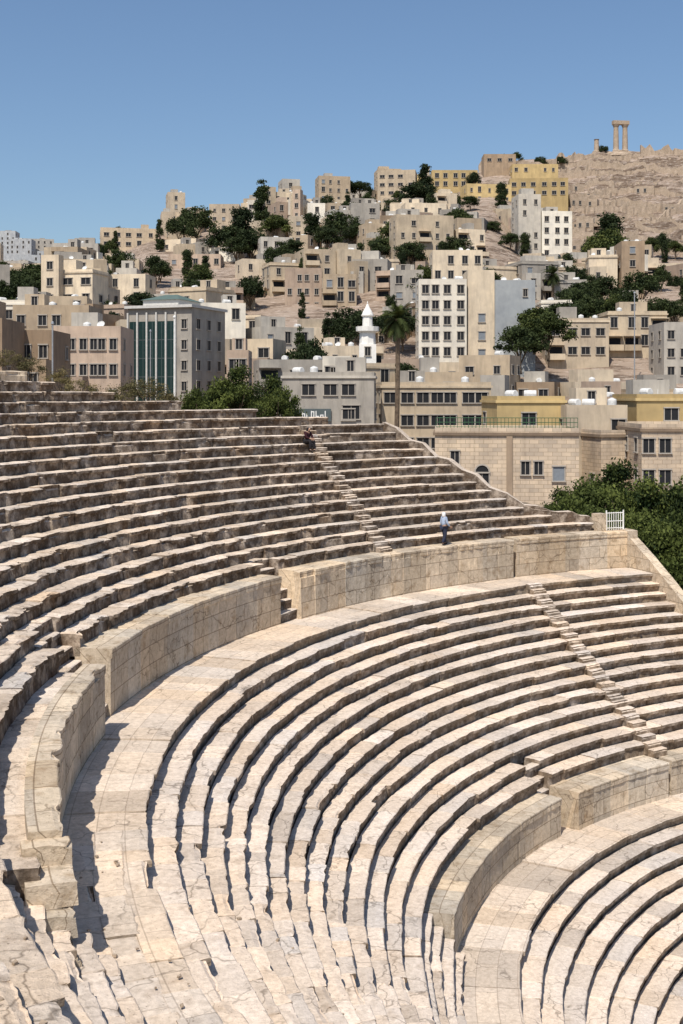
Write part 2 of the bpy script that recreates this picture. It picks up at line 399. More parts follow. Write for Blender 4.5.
def pathwall(pts,thick,zb,name,mat,parent,label=None,amp=.04,seg=.5):
    P=[Vector(p) for p in pts]; Q=[P[0]]
    for a,b in zip(P,P[1:]):
        n=max(1,int((b-a).length/seg))
        for i in range(1,n+1): Q.append(a.lerp(b,i/n))
    v=[];f=[];uv=[];s=0
    for i,p in enumerate(Q):
        d=(Q[min(i+1,len(Q)-1)]-Q[max(i-1,0)]); d.z=0; d.normalize(); nrm=Vector((-d.y,d.x,0))
        if i: s+=(Q[i]-Q[i-1]).length
        z=p.z+R.uniform(-amp,amp)
        for sg,zz in ((-1,zb),(-1,z),(1,z),(1,zb)):
            q=p+nrm*(sg*thick/2+R.uniform(-amp,amp)*.5); v.append((q.x,q.y,zz)); uv.append((s,zz+(sg+1)*.3))
    for i in range(len(Q)-1):
        for k in range(3): f.append((i*4+k,(i+1)*4+k,(i+1)*4+k+1,i*4+k+1))
    f.append((0,1,2,3)); n=(len(Q)-1)*4; f.append((n+3,n+2,n+1,n))
    me=bpy.data.meshes.new(name); me.from_pydata(v,[],f); me.materials.append(mat)
    bm=bmesh.new(); bm.from_mesh(me); bmesh.ops.recalc_face_normals(bm,faces=bm.faces); bm.to_mesh(me); bm.free()
    l=me.uv_layers.new(name='UVMap')
    for lp in me.loops: l.data[lp.index].uv=uv[lp.vertex_index]
    a=me.attributes.new('tint','FLOAT_COLOR','POINT')
    for d_ in a.data: d_.color=(1,1,1,1)
    return obj(name,me,parent,label=label)
def pol(r,t,z): return (r*math.cos(rad(t)),r*math.sin(rad(t)),z)
pts=[pol(35.25,110.45,Z2+1.65)]
for r in (33.6,29,25): pts.append(pol(r,110.4,Z2+.75+(min(r,33.1)-33.1)*H/D))
pts+= [pol(24,110.3,Z1+2.1),pol(22,110.2,Z1+.7),pol(14.5,109.8,1.4)]
pathwall(pts,.55,-1,'end_wall',M_WALL,TH,'pale sloping end wall stepping down beside the seats',amp=.02)
pathwall([pol(36.4,110.6,UZ0+.05),pol(35.2,110.6,UZ0+.05)],.6,Z2-3,'end_pier',M_WALL,TH,amp=.01)
pathwall([pol(36.6,112.9,UZ0+.95),pol(36.0,112.9,UZ0+.95)],.6,Z2-1,'gate_pier',M_WALL,TH,amp=.01)
pathwall([pol(36.9,113.4,UZ0+.75),pol(37.2,115,UZ0+1.0),pol(37.6,117.2,UZ0+1.05),pol(38.3,118.6,UZ0+1.35)],.6,10,'end_coping',M_SEATR,TH,amp=.1)
pathwall([pol(38.6,111.5,UZ0+.6),pol(39.2,114.8,UZ0+.9),pol(39.6,118,UZ0+1.4)],.9,5,'end_coping',M_RUB,TH,amp=.18)
pts=[]
for k in range(1,13): pts.append(pol(UR0+UD*k+.9,us(k)-.9,UZ0+UH*(k+1)+.05+(.18 if k%2 else 0)))
pathwall(pts,.8,0,'end_coping',M_SEATR,TH,'eroded stepped edge wall of the upper seats',amp=.14,seg=.7)

# rubble chips
mb=MB(); 
for i in range(130):
    t=R.uniform(190,222); r=R.choice([R.uniform(33.2,35.2),R.uniform(26,33),R.uniform(36.2,41)])
    if r<33.1: j=math.ceil((A2-r)/D); z=Z2-H*j
    elif r<36.2: z=Z2+max(0,(r-34.3))*.84+.03
    else: z=UZ0+UH*(int((r-UR0)/UD)+1)
    x,y,_=pol(float(warp(np.array(r),rad(t))),t,0); s=R.uniform(.015,.045); b=len(mb.v)
    mb.box(-s,s,-s*.8,s*.8,-s*.5,s*.6)
    an=R.uniform(0,6)
    for q in range(b,b+8):
        vx,vy,vz=mb.v[q]; k=R.uniform(.65,1.1)
        mb.v[q]=(x+(vx*math.cos(an)-vy*math.sin(an))*k,y+(vx*math.sin(an)+vy*math.cos(an))*k,z+s*.3+vz*k)
o=obj('rubble',mb.mesh('rubble',[M_RUB]),label='loose stone chips scattered over worn steps',cat='rubble'); o['kind']='stuff'

# metal gate on the end of the podium
mb=MB()
gx,gy,_=pol(36.0,111.6,0)
for i in range(8): mb.tube([(-.5+i*.143,0,0),(-.5+i*.143,0,1.0)],[.02,.02],6)
for z in (.12,.5,.95): mb.tube([(-.52,0,z),(.52,0,z)],[.025,.025],6)
for x in (-.54,.54): mb.tube([(x,0,0),(x,0,1.1)],[.04,.04],8)
obj('metal_gate',mb.mesh('metal_gate',[M_WHITE]),None,(gx,gy,UZ0+.02),rad(19),label='small white barred metal gate on stone pier',cat='gate')

# ---------------------------------------------------------------- TERRAIN
ru=[-150,0,60,100,150,230,300,380,450,490,520,560,600,683,900]
rv=[290,285,272,252,230,226,208,198,186,168,160,158,153,150,150]
ry=[420,420,420,420,430,440,450,460,470,480,490,495,500,500,500]
rz_=[lvl(v,y) for v,y in zip(rv,ry)]
def terr(x,y,noisy=True):
    x=np.asarray(x,float); y=np.asarray(y,float)
    Yc=y-CY; u=341+F*(x-CX)/np.maximum(Yc,60); u=np.clip(u,-600,1300)
    zr=np.interp(u,ru,rz_); yr=np.interp(u,ru,ry)
    z80=np.interp(u,[0,40,100,300,400,500],[17,16,12,10,8,5])
    z150=np.interp(u,[0,60,130,230,500],[22,20,16,14,11])
    a=z80+(z150-z80)*np.clip((Yc-80)/70,0,1)
    t=np.clip((Yc-150)/(yr-150),0,1)
    gr=np.interp(t,[0,.43,.66,.8,1],[0,.36,.53,.72,1]); k=sstep(u,460,560)
    gg=t*(1-k)+gr*k
    z=np.where(Yc<150,a,z150+(zr-z150)*gg)
    z=z-np.clip((Yc-yr)*.3,0,30)
    zf=np.interp(u,[-200,0,60,110,200,400],[146,148,146,135,110,90])
    z=z+np.clip((Yc-600)/500,0,1)*(zf-np.minimum(z,zf))
    if noisy:
        cit=sstep(u,540,580)*sstep(Yc,345,370)
        ph=z/5.5+(fbm(x/40,y/40,3,21)-.5)*3.5
        fr=ph-np.floor(ph)
        z=z+cit*((sstep(fr,.55,.95)-fr)*4.2)*(1-sstep(Yc,485,500))
        z=z+cit*((fbm(x/5,y/4,4,8)-.5)*3.4)*(1-sstep(Yc,480,500)*.4)
        z=z+(fbm(x/30,y/30,3,4)-.5)*2*sstep(Yc,120,200)
    r=np.hypot(x,y)
    z=z*sstep(r,48,57)-.02
    z=np.where(Yc<45,z*np.clip(Yc/45,0,1),z)
    return z
xs=np.concatenate([np.linspace(-3500,-300,18,endpoint=False),np.arange(-300,40,2.8),np.arange(40,180,1.3),np.arange(180,320,2.8),np.linspace(322,3500,18)])
ys=np.concatenate([np.linspace(-3000,-80,10,endpoint=False),np.arange(-80,310,2.8),np.arange(310,480,1.2),np.linspace(484,1300,40),np.linspace(1400,6000,12)])
GX,GY=np.meshgrid(xs,ys); GZ=terr(GX,GY)
V=np.stack([GX,GY,GZ],-1).reshape(-1,3); nx=len(xs); ny=len(ys)
i=np.arange(ny-1)[:,None]; j=np.arange(nx-1)[None]
Q=np.stack([i*nx+j,i*nx+j+1,(i+1)*nx+j+1,(i+1)*nx+j],-1).reshape(-1,4)
me=bpy.data.meshes.new('ground'); me.from_pydata(V.tolist(),[],Q.tolist())
m,nt,b=newmat('dry_earth',.98)
tc=N(nt,'ShaderNodeTexCoord'); P=tc.outputs['Object']
mp=N(nt,'ShaderNodeMapping'); nt.links.new(P,mp.inputs[0]); mp.inputs['Scale'].default_value=(.4,.7,2.6)
n1=noise(nt,P,.03,6); n2=noise(nt,mp.outputs[0],.25,8,.75); n3=noise(nt,mp.outputs[0],1.1,6,.7)
c=mix(nt,mrange(nt,n1,.35,.65),(.40,.30,.225),(.47,.365,.285))
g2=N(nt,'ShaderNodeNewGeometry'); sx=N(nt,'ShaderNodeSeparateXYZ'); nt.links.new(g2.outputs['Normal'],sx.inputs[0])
c=mix(nt,mrange(nt,sx.outputs['Z'],.62,.86,.8,0),c,(.18,.125,.085))  # steep terrace faces darkened, shade put into the earth colour
c=mix(nt,mrange(nt,n2,.49,.56,0,.85),c,(.16,.11,.075))  # dark strata bands, also painted shadow under the terrace walls
c=mix(nt,mrange(nt,n3,.53,.62,0,.8),c,(.62,.52,.43))
nt.links.new(c,b.inputs['Base Color'])
bp=N(nt,'ShaderNodeBump'); bp.inputs['Strength'].default_value=1; bp.inputs['Distance'].default_value=1.4
nt.links.new(n3,bp.inputs['Height']); nt.links.new(bp.outputs[0],b.inputs['Normal'])
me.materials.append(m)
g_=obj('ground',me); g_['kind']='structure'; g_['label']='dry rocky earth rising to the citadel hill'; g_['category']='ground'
def tz(x,y): return float(terr(x,y))

# ---------------------------------------------------------------- BUILDINGS
def window_mesh(w,h,arch=False,shut=False,nm='window'):
    mb=MB()
    mb.box(-w/2,w/2,-.02,.1,0,h,2 if shut else 0)
    mb.box(-w/2-.1,-w/2,-.1,.1,0,h,1); mb.box(w/2,w/2+.1,-.1,.1,0,h,1)
    mb.box(-w/2-.14,w/2+.14,-.16,.1,h,h+.14,1); mb.box(-w/2-.16,w/2+.16,-.2,.1,-.12,0,1)
    if not shut: mb.box(-.03,.03,-.04,.09,.02,h-.02,1)
    if arch:
        n=8; b=len(mb.v); mb.v.append((0,-.03,h+.14))
        for k in range(n+1):
            t=math.pi*k/n; mb.v.append((w/2*math.cos(t),-.03,h+.14+w/2*math.sin(t)))
        for k in range(n): mb.f.append((b,b+1+k,b+2+k)); mb.m.append(0)
        for k in range(n):
            t0=math.pi*k/n;t1=math.pi*(k+1)/n; b2=len(mb.v)
            for yy in (-.12,.05):
                for (rr_,t) in ((w/2,t0),(w/2+.16,t0),(w/2+.16,t1),(w/2,t1)):
                    mb.v.append((rr_*math.cos(t),yy,h+.14+rr_*math.sin(t)))
            for q in ((0,1,2,3),(1,5,6,2),(0,3,7,4)): mb.f.append(tuple(b2+x for x in q)); mb.m.append(1)
    return mb.mesh(nm,[M_GLASS,M_FRAME,M_SHUT])
WIN=[window_mesh(1.1,1.4),window_mesh(1.5,1.3),window_mesh(.8,1.3),window_mesh(1.2,1.9),window_mesh(1.1,1.4,shut=True)]
WARCH=window_mesh(1.3,1.1,arch=True)
WBIG=window_mesh(2.0,1.6)
mb_b=MB(); mb_b.box(-1.6,1.6,-1.1,0,-.15,0,0); mb_b.box(-1.6,1.6,-1.1,-.98,0,.95,0); mb_b.box(-1.6,-1.5,-.98,0,0,.95,0); mb_b.box(1.5,1.6,-.98,0,0,.95,0); mb_b.box(-1.2,1.2,-.03,.05,0,2.2,1); mb_b.box(-1.6,1.6,-1.1,0,2.5,2.62,0)
BALC={}
def balcony(mk):
    if mk not in BALC: BALC[mk]=mb_b.mesh('balcony',[WM[mk],M_GLASS])
    return BALC[mk]
def boxwall(w,d,h,mat,name='wall',par=.7):
    t=.25
    x,y=w/2,d/2
    v=[(-x,-y,0),(x,-y,0),(x,y,0),(-x,y,0),(-x,-y,h),(x,-y,h),(x,y,h),(-x,y,h),
       (-x+t,-y+t,h),(x-t,-y+t,h),(x-t,y-t,h),(-x+t,y-t,h),(-x+t,-y+t,h-par),(x-t,-y+t,h-par),(x-t,y-t,h-par),(-x+t,y-t,h-par)]
    f=[(0,1,5,4),(1,2,6,5),(2,3,7,6),(3,0,4,7),(4,5,9,8),(5,6,10,9),(6,7,11,10),(7,4,8,11),(8,9,13,12),(9,10,14,13),(10,11,15,14),(11,8,12,15),(12,13,14,15)]
    me=bpy.data.meshes.new(name); me.from_pydata(v,[],f); me.materials.append(mat)
    uv=me.uv_layers.new(name='UVMap')
    for p in me.polygons:
        n=p.normal
        for li in p.loop_indices:
            c=me.vertices[me.loops[li].vertex_index].co
            uv.data[li].uv=((c.x if abs(n.y)>.5 else c.y),c.z)
    return me
NW=[0]
def building(x,y,w,d,z0,z1,yaw,mk,label,name='house',cat='house',group=None,fh=3.1,rows=3,cols=None,scols=None,wm=None,skip=.1,balc=.0,top=.35,cornice=False,sides=(1,-1),wz=1.0,annex=0,rows_off=0,tall_annex=True):
    root=empty(name,(x,y,z0),yaw,label,cat,group); h=z1-z0
    obj('wall',boxwall(w,d,h,WM[mk]),root)
    rb=MB(); rb.box(-w/2+.255,w/2-.255,-d/2+.255,d/2-.255,h-.95,h-.64); obj('roof',rb.mesh('roof',[M_ROOF]),root)
    if cornice:
        cb=MB(); e=.18
        for (a,b_,c_,d_) in ((-w/2-e,w/2+e,-d/2-e,-d/2),(-w/2-e,w/2+e,d/2,d/2+e),(-w/2-e,-w/2,-d/2,d/2),(w/2,w/2+e,-d/2,d/2)): cb.box(a,b_,c_,d_,h-.75,h-.45)
        obj('cornice',cb.mesh('cornice',[WM[mk]]),root)
    if R.random()<top:
        tw=R.uniform(2.2,min(6.5,w*.6)); tx=R.uniform(-w/2+tw/2+.4,w/2-tw/2-.4); ty=R.uniform(-.5,d/2-2.2); th_=R.uniform(2.2,3)
        obj('stair_room',boxwall(tw,3,th_,WM[mk if R.random()<.5 else 'grey'],par=.2),root,(tx,ty,h-.645))
        if R.random()<.6: obj('window',WIN[2],root,(tx,ty-1.5,h+.2))
    if R.random()<annex:
        aw=R.uniform(.35,.6)*w; ad=R.uniform(2,4); ah=h-R.choice([3.1,3.1,6.2,-2.6 if tall_annex else 3.1])
        if ah>4:
            sx=R.choice((-1,1))*(w-aw)/2; m2=mk if R.random()<.6 else R.choice(['grey','beige','pinkish','cream'])
            obj('annex',boxwall(aw,ad,ah,WM[m2]),root,(sx*.98,-d/2-ad/2-.004,0))
            nn=max(1,int(aw/2.6))
            for q in range(nn):
                for lv in range(3):
                    if ah-2.6-lv*3.1>.5 and R.random()<.85: obj('window',WIN[R.choice((0,2))],root,(sx*.98-aw/2+aw*(q+.5)/nn,-d/2-ad-.004,ah-2.7-lv*3.1))
    cols=cols or max(1,int((w-1)/R.uniform(2.1,3.4)))
    scols=scols if scols is not None else max(1,int((d-1)/3.4))
    base=wm or R.choice(WIN[:4])
    jx=[R.uniform(-.3,.3) for _ in range(cols)]; sw=R.uniform(.8,1.2); sz=R.uniform(.8,1.1)
    for r_ in range(rows):
        zc=h-.7-fh*(r_+1)+.95+rows_off
        if zc<.3: break
        for c in range(cols):
            xx=-w/2+w*(c+.5)/cols+jx[c]
            if R.random()<balc and cols>1:
                obj('balcony',balcony(mk),root,(xx,-d/2-.004,zc-.9)); continue
            if R.random()<skip: continue
            mw=base if (wm or R.random()<.7) else R.choice(WIN)
            obj('window',mw,root,(xx,-d/2,zc),0,scale=(1 if wm else sw,1,wz if wm else sz)); NW[0]+=1
        for sgn in sides:
            for c in range(scols):
                if R.random()<skip+.15: continue
                yy=-d/2+d*(c+.5)/scols
                obj('window',base,root,(sgn*w/2,yy,zc),sgn*math.pi/2,scale=(1,1,wz)); NW[0]+=1
    return root,h
def tank_mesh(a):
    mb=MB()
    if a:
        mb.lathe([(.4,.35),(.5,.4),(.5,1.15),(.42,1.28),(.2,1.36),(.2,1.42),(.05,1.44)],14)
    else:
        prof=[(.1,-.7),(.4,-.68),(.45,-.6),(.45,.6),(.4,.68),(.1,.7)]
        mb.lathe(prof,14)
        mb.v=[(z,x,y+.85) for (x,y,z) in mb.v]
    for sx in (-.32,.32):
        for sy in (-.25,.25): mb.box(sx-.03,sx+.03,sy-.03,sy+.03,0,.6)
    return mb.mesh('water_tank',[M_TANK])
TK=[tank_mesh(1),tank_mesh(0)]
mb=MB(); mb.tube([(0,0,0),(0,0,.9)],[.03,.03],6); mb.lathe([(.02,.0),(.2,.03),(.38,.1),(.5,.2),(.5,.21),(.38,.12),(.02,.02)],14)
mb.v=[v if i<12 else (v[0],-v[2]*.8+v[1]*.55-.05,.95+v[1]*.83+v[2]*.55) for i,v in enumerate(mb.v)]
DISH=mb.mesh('satellite_dish',[M_TANK])
NT=[0]
def tanks(root,w,d,h,n,dish=0):
    ca,sa=math.cos(root.rotation_euler[2]),math.sin(root.rotation_euler[2])
    px=[]
    for i in range(n+dish):
        lx=R.uniform(-w/2+1.2,w/2-1.2); ly=R.uniform(-d/2+1,0)
        if any(abs(lx-q)<1.4 for q in px): continue
        px.append(lx); p=(root.location.x+lx*ca-ly*sa,root.location.y+lx*sa+ly*ca,root.location.z+h-.64)
        if i<n:
            obj('water_tank',R.choice(TK),None,p,R.uniform(0,3),label='small white water tank standing on a flat roof',cat='water tank',group='water tanks on the roofs'); NT[0]+=1
        else: obj('satellite_dish',DISH,None,p,R.uniform(-.6,.6),label='white satellite dish standing on a flat roof',cat='satellite dish',group='satellite dishes on the roofs')

LM=[]   # visible extents of landmarks, so that ordinary houses do not hide them
def big(u0,u1,vt,vb,Y,d,mk,label,yaw=0,tk=0,**k):
    w=(u1-u0)/F*Y*k.pop('wf',1.0); x,y=at((u0+u1)/2,Y+d/2)
    zt=lvl(vt,Y); zb=min(tz(x+a*w/2,y+b*d/2) for a in (-1,1) for b in (-1,1))-1
    LM.append((u0-2,u1+2,vb,Y,x,y,w,d))
    root,h=building(x,y,w,d,zb,zt,yaw,mk,label,**k)
    if tk: tanks(root,w,d,h,tk,1)
    return root,w,d,h
# modern glass fronted building
root,w,d,h=big(132,222,308,388,170,11,'grey','modern pale grey building with tall dark green glass panels',yaw=rad(-20),wf=.8,name='office_building',cat='office building',rows=1,cols=1,skip=1,top=0,sides=())
pw=w*.76; hg=h-3.8
for i in range(5):
    xx=-w/2+1.0+(pw-1.8)*i/4
    mb=MB(); mb.box(-.72,.72,-.05,.1,0,hg,0)
    for q in range(1,5): mb.box(-.72,.72,-.08,-.05,hg*q/5-.05,hg*q/5+.05,1)
    mb.box(-.03,.03,-.08,-.05,.05,hg-.1,1)
    obj('window',mb.mesh('window',[M_GGLASS,M_MULL]),root,(xx,-d/2,1.9))
for i in range(6):
    xx=-w/2+.08+(pw-.1)*i/5
    mb=MB(); mb.box(-.13,.13,-.3,-.005,0,h-.6,0); obj('column',mb.mesh('column',[M_PALE]),root,(xx,-d/2,0))
mb=MB(); mb.box(-w/2-.3,w/2+.3,-d/2-.6,d/2+.3,0,.4,0); obj('cornice',mb.mesh('cornice',[M_PALE]),root,(0,0,h+.01))
mb=MB(); mb.box(-w*.30,w*.26,-d*.3,d*.35,0,1.0,1); mb.v+=[(-w*.33,-d*.33,1.0),(w*.29,-d*.33,1.0),(w*.29,d*.38,1.0),(-w*.33,d*.38,1.0),(-w*.12,0,2.0),(w*.08,0,2.0)]
mb.f+=[(8,9,13,12),(9,10,13),(10,11,12,13),(11,8,12),(11,10,9,8)]; mb.m+=[0]*5
obj('hipped_roof',mb.mesh('hipped_roof',[M_GREEN,M_PALE]),root,(-w*.08,0,h+.42))
for zz in range(4):
    for q in range(3): obj('window',WIN[0],root,(w/2,-d/2+2+q*3.4,h-3.0-3.0*zz),math.pi/2)
    obj('window',WIN[2],root,(w/2-1.2,-d/2,h-3.0-3.0*zz))
# grey three storey building with shop sign
root,w,d,h=big(284,376,372,422,140,9,'grey','grey concrete shop building with dark windows and a sign',yaw=rad(-3),tk=2,name='shop_building',cat='shop building',rows=2,cols=5,wm=WIN[1],skip=.3,cornice=True,fh=3.0,top=1)
mb=MB(); mb.box(-1.9,1.9,-.1,0,0,1.5,0)
for i,(hh0,hh1,bar) in enumerate(((.25,1.25,.9),(.25,.9,.25),(.5,1.25,1.15),(.25,1.25,.6),(.25,.8,.75),(.4,1.25,.35))):
    a=-1.6+i*.55; mb.box(a,a+.11,-.13,-.1,hh0,hh1,1); mb.box(a+.111,a+.40,-.13,-.1,bar-.06,bar+.06,1)
    if i%2==0: mb.box(a+.29,a+.40,-.13,-.1,.25,bar-.061,1)
obj('shop_sign',mb.mesh('shop_sign',[M_MULL,M_WHITE]),root,(-w*.14,-d/2-.15,h-5.9))
obj('window',WBIG,root,(w*.25,-d/2-.01,h-5.6))
big(322,350,356,374,152,6,'white','small white rooftop apartment block',rows=1,cols=3,top=0)
big(376,486,382,428,150,10,'tan','long low limestone building with rows of small windows',yaw=rad(3),name='apartment_building',cat='building',rows=3,cols=7,wm=WIN[1],skip=.15,cornice=True,tk=3,fh=2.9,top=1)
big(395,470,372,390,165,8,'beige','flat roofed beige block with rooftop rooms',rows=1,cols=5,top=1,tk=1)
# large pale block with blue grey side wall
big(416,464,279,362,203,9,'white','tall cream apartment block with rows of dark windows',name='apartment_building',cat='apartment building',rows=6,cols=4,wm=WIN[0],skip=.1,fh=2.7,tk=1,top=0,sides=(-1,))
big(464,491,270,358,204,9,'cream','plain stained cream concrete block with few windows',name='apartment_building',cat='apartment building',rows=5,cols=1,skip=.7,wm=WIN[4],top=0,sides=())
big(491,531,280,358,203,9,'bluegrey','blue grey painted blank sided building',name='apartment_building',cat='apartment building',rows=2,cols=2,skip=.7,tk=1,top=0)
big(430,480,250,282,245,9,'cream','cream upper building with small windows',rows=2,cols=4,tk=1)
big(514,537,194,264,330,8,'white','tall white tower house with small windows',name='tower_house',rows=5,cols=2,fh=3.1,wm=WIN[2],top=1,yaw=rad(6))
big(536,567,211,262,331,10,'white','white tower house on the hillside with small windows',name='tower_house',rows=4,cols=3,fh=3.2,wm=WIN[0],yaw=rad(6),tk=1)
big(543,603,318,385,212,10,'cream','cream three storey house with large dark windows',rows=4,cols=4,wm=WIN[1],skip=.15,balc=.2,cornice=True,tk=3,fh=3.4,top=1)
big(601,660,311,380,218,10,'tan','weathered limestone house with balconies',rows=4,cols=4,wm=WIN[3],skip=.1,balc=.25,cornice=True,tk=2,fh=3.3,top=1)
big(655,712,322,392,200,10,'grey','grey stone apartment house with shuttered windows',rows=4,cols=4,wm=WIN[0],skip=.1,tk=2)
# yellow building and sandstone annexes in front
big(487,556,396,432,128,9,'yellow','yellow plastered building with cream parapet',rows=1,cols=3,wm=WIN[1],skip=.45,top=0,tk=4,cornice=True,fh=3.4,yaw=rad(4))
big(554,616,405,436,126,9,'cream','cream flat roofed block with water tanks',rows=1,cols=3,wm=WIN[1],skip=.4,tk=4,yaw=rad(4),top=1)
big(622,690,394,432,128,10,'yellow','ochre yellow building with dark window openings',rows=1,cols=3,wm=WIN[1],skip=.3,tk=3,yaw=rad(2),cornice=True,top=1)
r1=big(432,575,428,500,116,10,'sandstone','old weathered stone hall with one arched window and parapet',name='stone_hall',cat='building',rows=1,cols=1,skip=1,top=0,cornice=True,yaw=rad(-5),sides=())
for lx,wmm,dz in ((-.17,WARCH,5.6),(.13,WIN[2],4.6),(.22,WIN[2],4.6),(.36,WIN[4],5.2),(-.36,WIN[2],3.6)): obj('window',wmm,r1[0],(lx*r1[1],-r1[2]/2,r1[3]-dz))
mb=MB(); mb.box(-.3,.3,-.17,-.005,0,r1[3]-.8); obj('buttress',mb.mesh('buttress',[WM['sandstone']]),r1[0],(.02*r1[1],-r1[2]/2,0))
r2=big(572,628,430,500,122,12,'sandstone','weathered stone corner wing with small windows',name='stone_hall',cat='building',rows=2,cols=3,wm=WIN[2],skip=.25,top=0,cornice=True,fh=3.1,yaw=rad(14))
big(624,720,424,500,116,12,'sandstone','large tan stone building with paired windows',name='stone_hall',cat='building',rows=2,cols=6,wm=WIN[0],skip=.35,top=0,cornice=True,fh=3.1)
def railing(p0,p1,h,label):
    mb=MB(); p0=Vector(p0);p1=Vector(p1); L=(p1-p0).length; n=int(L/.35)
    for i in range(n+1):
        q=p0.lerp(p1,i/n); mb.tube([q,q+Vector((0,0,h))],[.025,.025],4)
    for z in (.1,h*.55,h): mb.tube([p0+Vector((0,0,z)),p1+Vector((0,0,z))],[.035,.035],5)
    obj('railing',mb.mesh('railing',[M_GRAIL]),label=label,cat='railing')
ca,sa=math.cos(rad(-5)),math.sin(rad(-5)); rr=r1[0].location; w,d,h=r1[1:]
def lw(lx,ly): return (rr.x+lx*ca-ly*sa,rr.y+lx*sa+ly*ca,rr.z+h+.003)
railing(lw(-w/2+.12,-d/2+.12),lw(w/2-.12,-d/2+.12),1.0,'green metal railing along the stone roof edge')
# left group
big(12,62,330,392,120,8,'brown','ruined brown stone house with empty openings',name='ruined_house',cat='ruin',rows=2,cols=3,skip=.3,wm=WIN[2],top=0,annex=1)
big(-30,14,318,392,112,8,'brown','crumbling brown stone wall house',name='ruined_house',cat='ruin',rows=2,cols=3,skip=.4,wm=WIN[2],top=1)
big(60,128,326,385,142,9,'pinkish','low stone block with small square windows',rows=3,cols=6,skip=.25,wm=WIN[2],tk=2,annex=1)
big(20,96,305,345,165,9,'beige','wide beige stone house with flat roof',rows=2,cols=6,skip=.2,wm=WIN[0],tk=2,top=1)
big(285,322,268,330,262,9,'pinkish','tan five storey house with many windows',rows=5,cols=4,wm=WIN[2],skip=.1)
big(322,356,274,330,258,9,'beige','beige stone apartment house',rows=5,cols=3,skip=.1,balc=.2)
big(228,250,350,405,150,6,'pinkish','narrow pink stone house beside trees',rows=3,cols=2,top=1)
big(100,155,228,262,395,9,'beige','three storey pale stone house on the ridge',rows=3,cols=5,skip=.1,yaw=rad(12),top=1)
big(170,222,254,290,330,9,'pinkish','pinkish stone apartment house',rows=3,cols=5,skip=.1)
big(210,240,204,245,425,9,'cream','cream tall house on the ridge',rows=3,cols=3)
big(316,348,176,206,440,9,'beige','stone house standing on the ridge',rows=3,cols=4,yaw=rad(10))
big(378,416,170,205,440,9,'tan','tan ridge top house with dark windows',rows=3,cols=4,yaw=rad(-8))
big(430,476,170,196,440,10,'yellow','yellow ridge house with dark windows',rows=2,cols=5,top=0)
big(462,508,184,212,415,10,'yellow','yellow apartment house on the upper slope',rows=3,cols=5,yaw=rad(8),top=0)
big(508,566,178,208,420,10,'yellow','long yellow building below the citadel wall',rows=2,cols=6,wm=WIN[1],yaw=rad(-4),top=0)
big(482,514,154,180,462,8,'brown','brown stone citadel building',name='citadel_building',cat='ruin',rows=1,cols=3,top=0)
big(510,556,164,182,455,8,'yellow','small yellow house under the citadel wall',rows=1,cols=5,top=0)
LM.append((350,384,366,180,at(367,180)[0],at(367,180)[1],4,4))

TREES=[(262,178,400,'cyp'),(242,206,352,'pine'),(226,224,345,'broad'),(252,228,340,'broad'),(236,236,338,'broad'),(311,212,352,'pine'),(340,210,345,'broad'),(354,222,340,'broad'),(326,226,335,'broad'),(425,163,405,'cyp'),
 (418,180,400,'broad'),(470,195,385,'broad'),(510,232,330,'broad'),(492,220,352,'broad'),(610,212,322,'pine'),(604,228,318,'broad'),(600,274,262,'broad'),(584,280,258,'broad'),(552,270,262,'palm'),(534,306,200,'small'),(548,312,196,'small'),(520,324,194,'small'),
 (348,306,222,'small'),(342,316,215,'small'),(402,306,214,'small'),(385,312,222,'small'),(196,205,390,'broad'),(180,216,380,'broad'),(160,264,300,'small'),(205,255,300,'cyp'),
 (640,270,262,'broad'),(664,264,300,'broad'),(35,262,300,'broad'),(22,266,295,'broad'),(10,270,290,'broad'),
 (500,154,470,'small'),(515,152,478,'small'),(540,156,480,'small'),(560,156,480,'small'),(117,226,420,'small'),(345,178,450,'small'),(360,180,450,'small'),(602,145,500,'small'),(675,240,340,'broad'),(655,296,240,'small'),(455,236,300,'small'),(275,214,360,'broad'),(676,275,290,'broad'),(560,300,225,'small'),(410,240,300,'small'),(380,236,310,'broad'),(290,238,320,'small'),(140,290,250,'small'),(612,300,240,'small')]
def ridgeY(u): return float(np.interp(u,ru,ry))
cols_=['cream','beige','pinkish','grey','white','tan','beige','tan','cream','cream','grey','tan','cream','grey','brown']
nh=0
desc={'cream':'cream plastered','beige':'beige','pinkish':'pinkish stone','grey':'grey concrete','white':'white','tan':'tan limestone','brown':'brown stone','yellow':'yellow plastered'}
Yr_=166
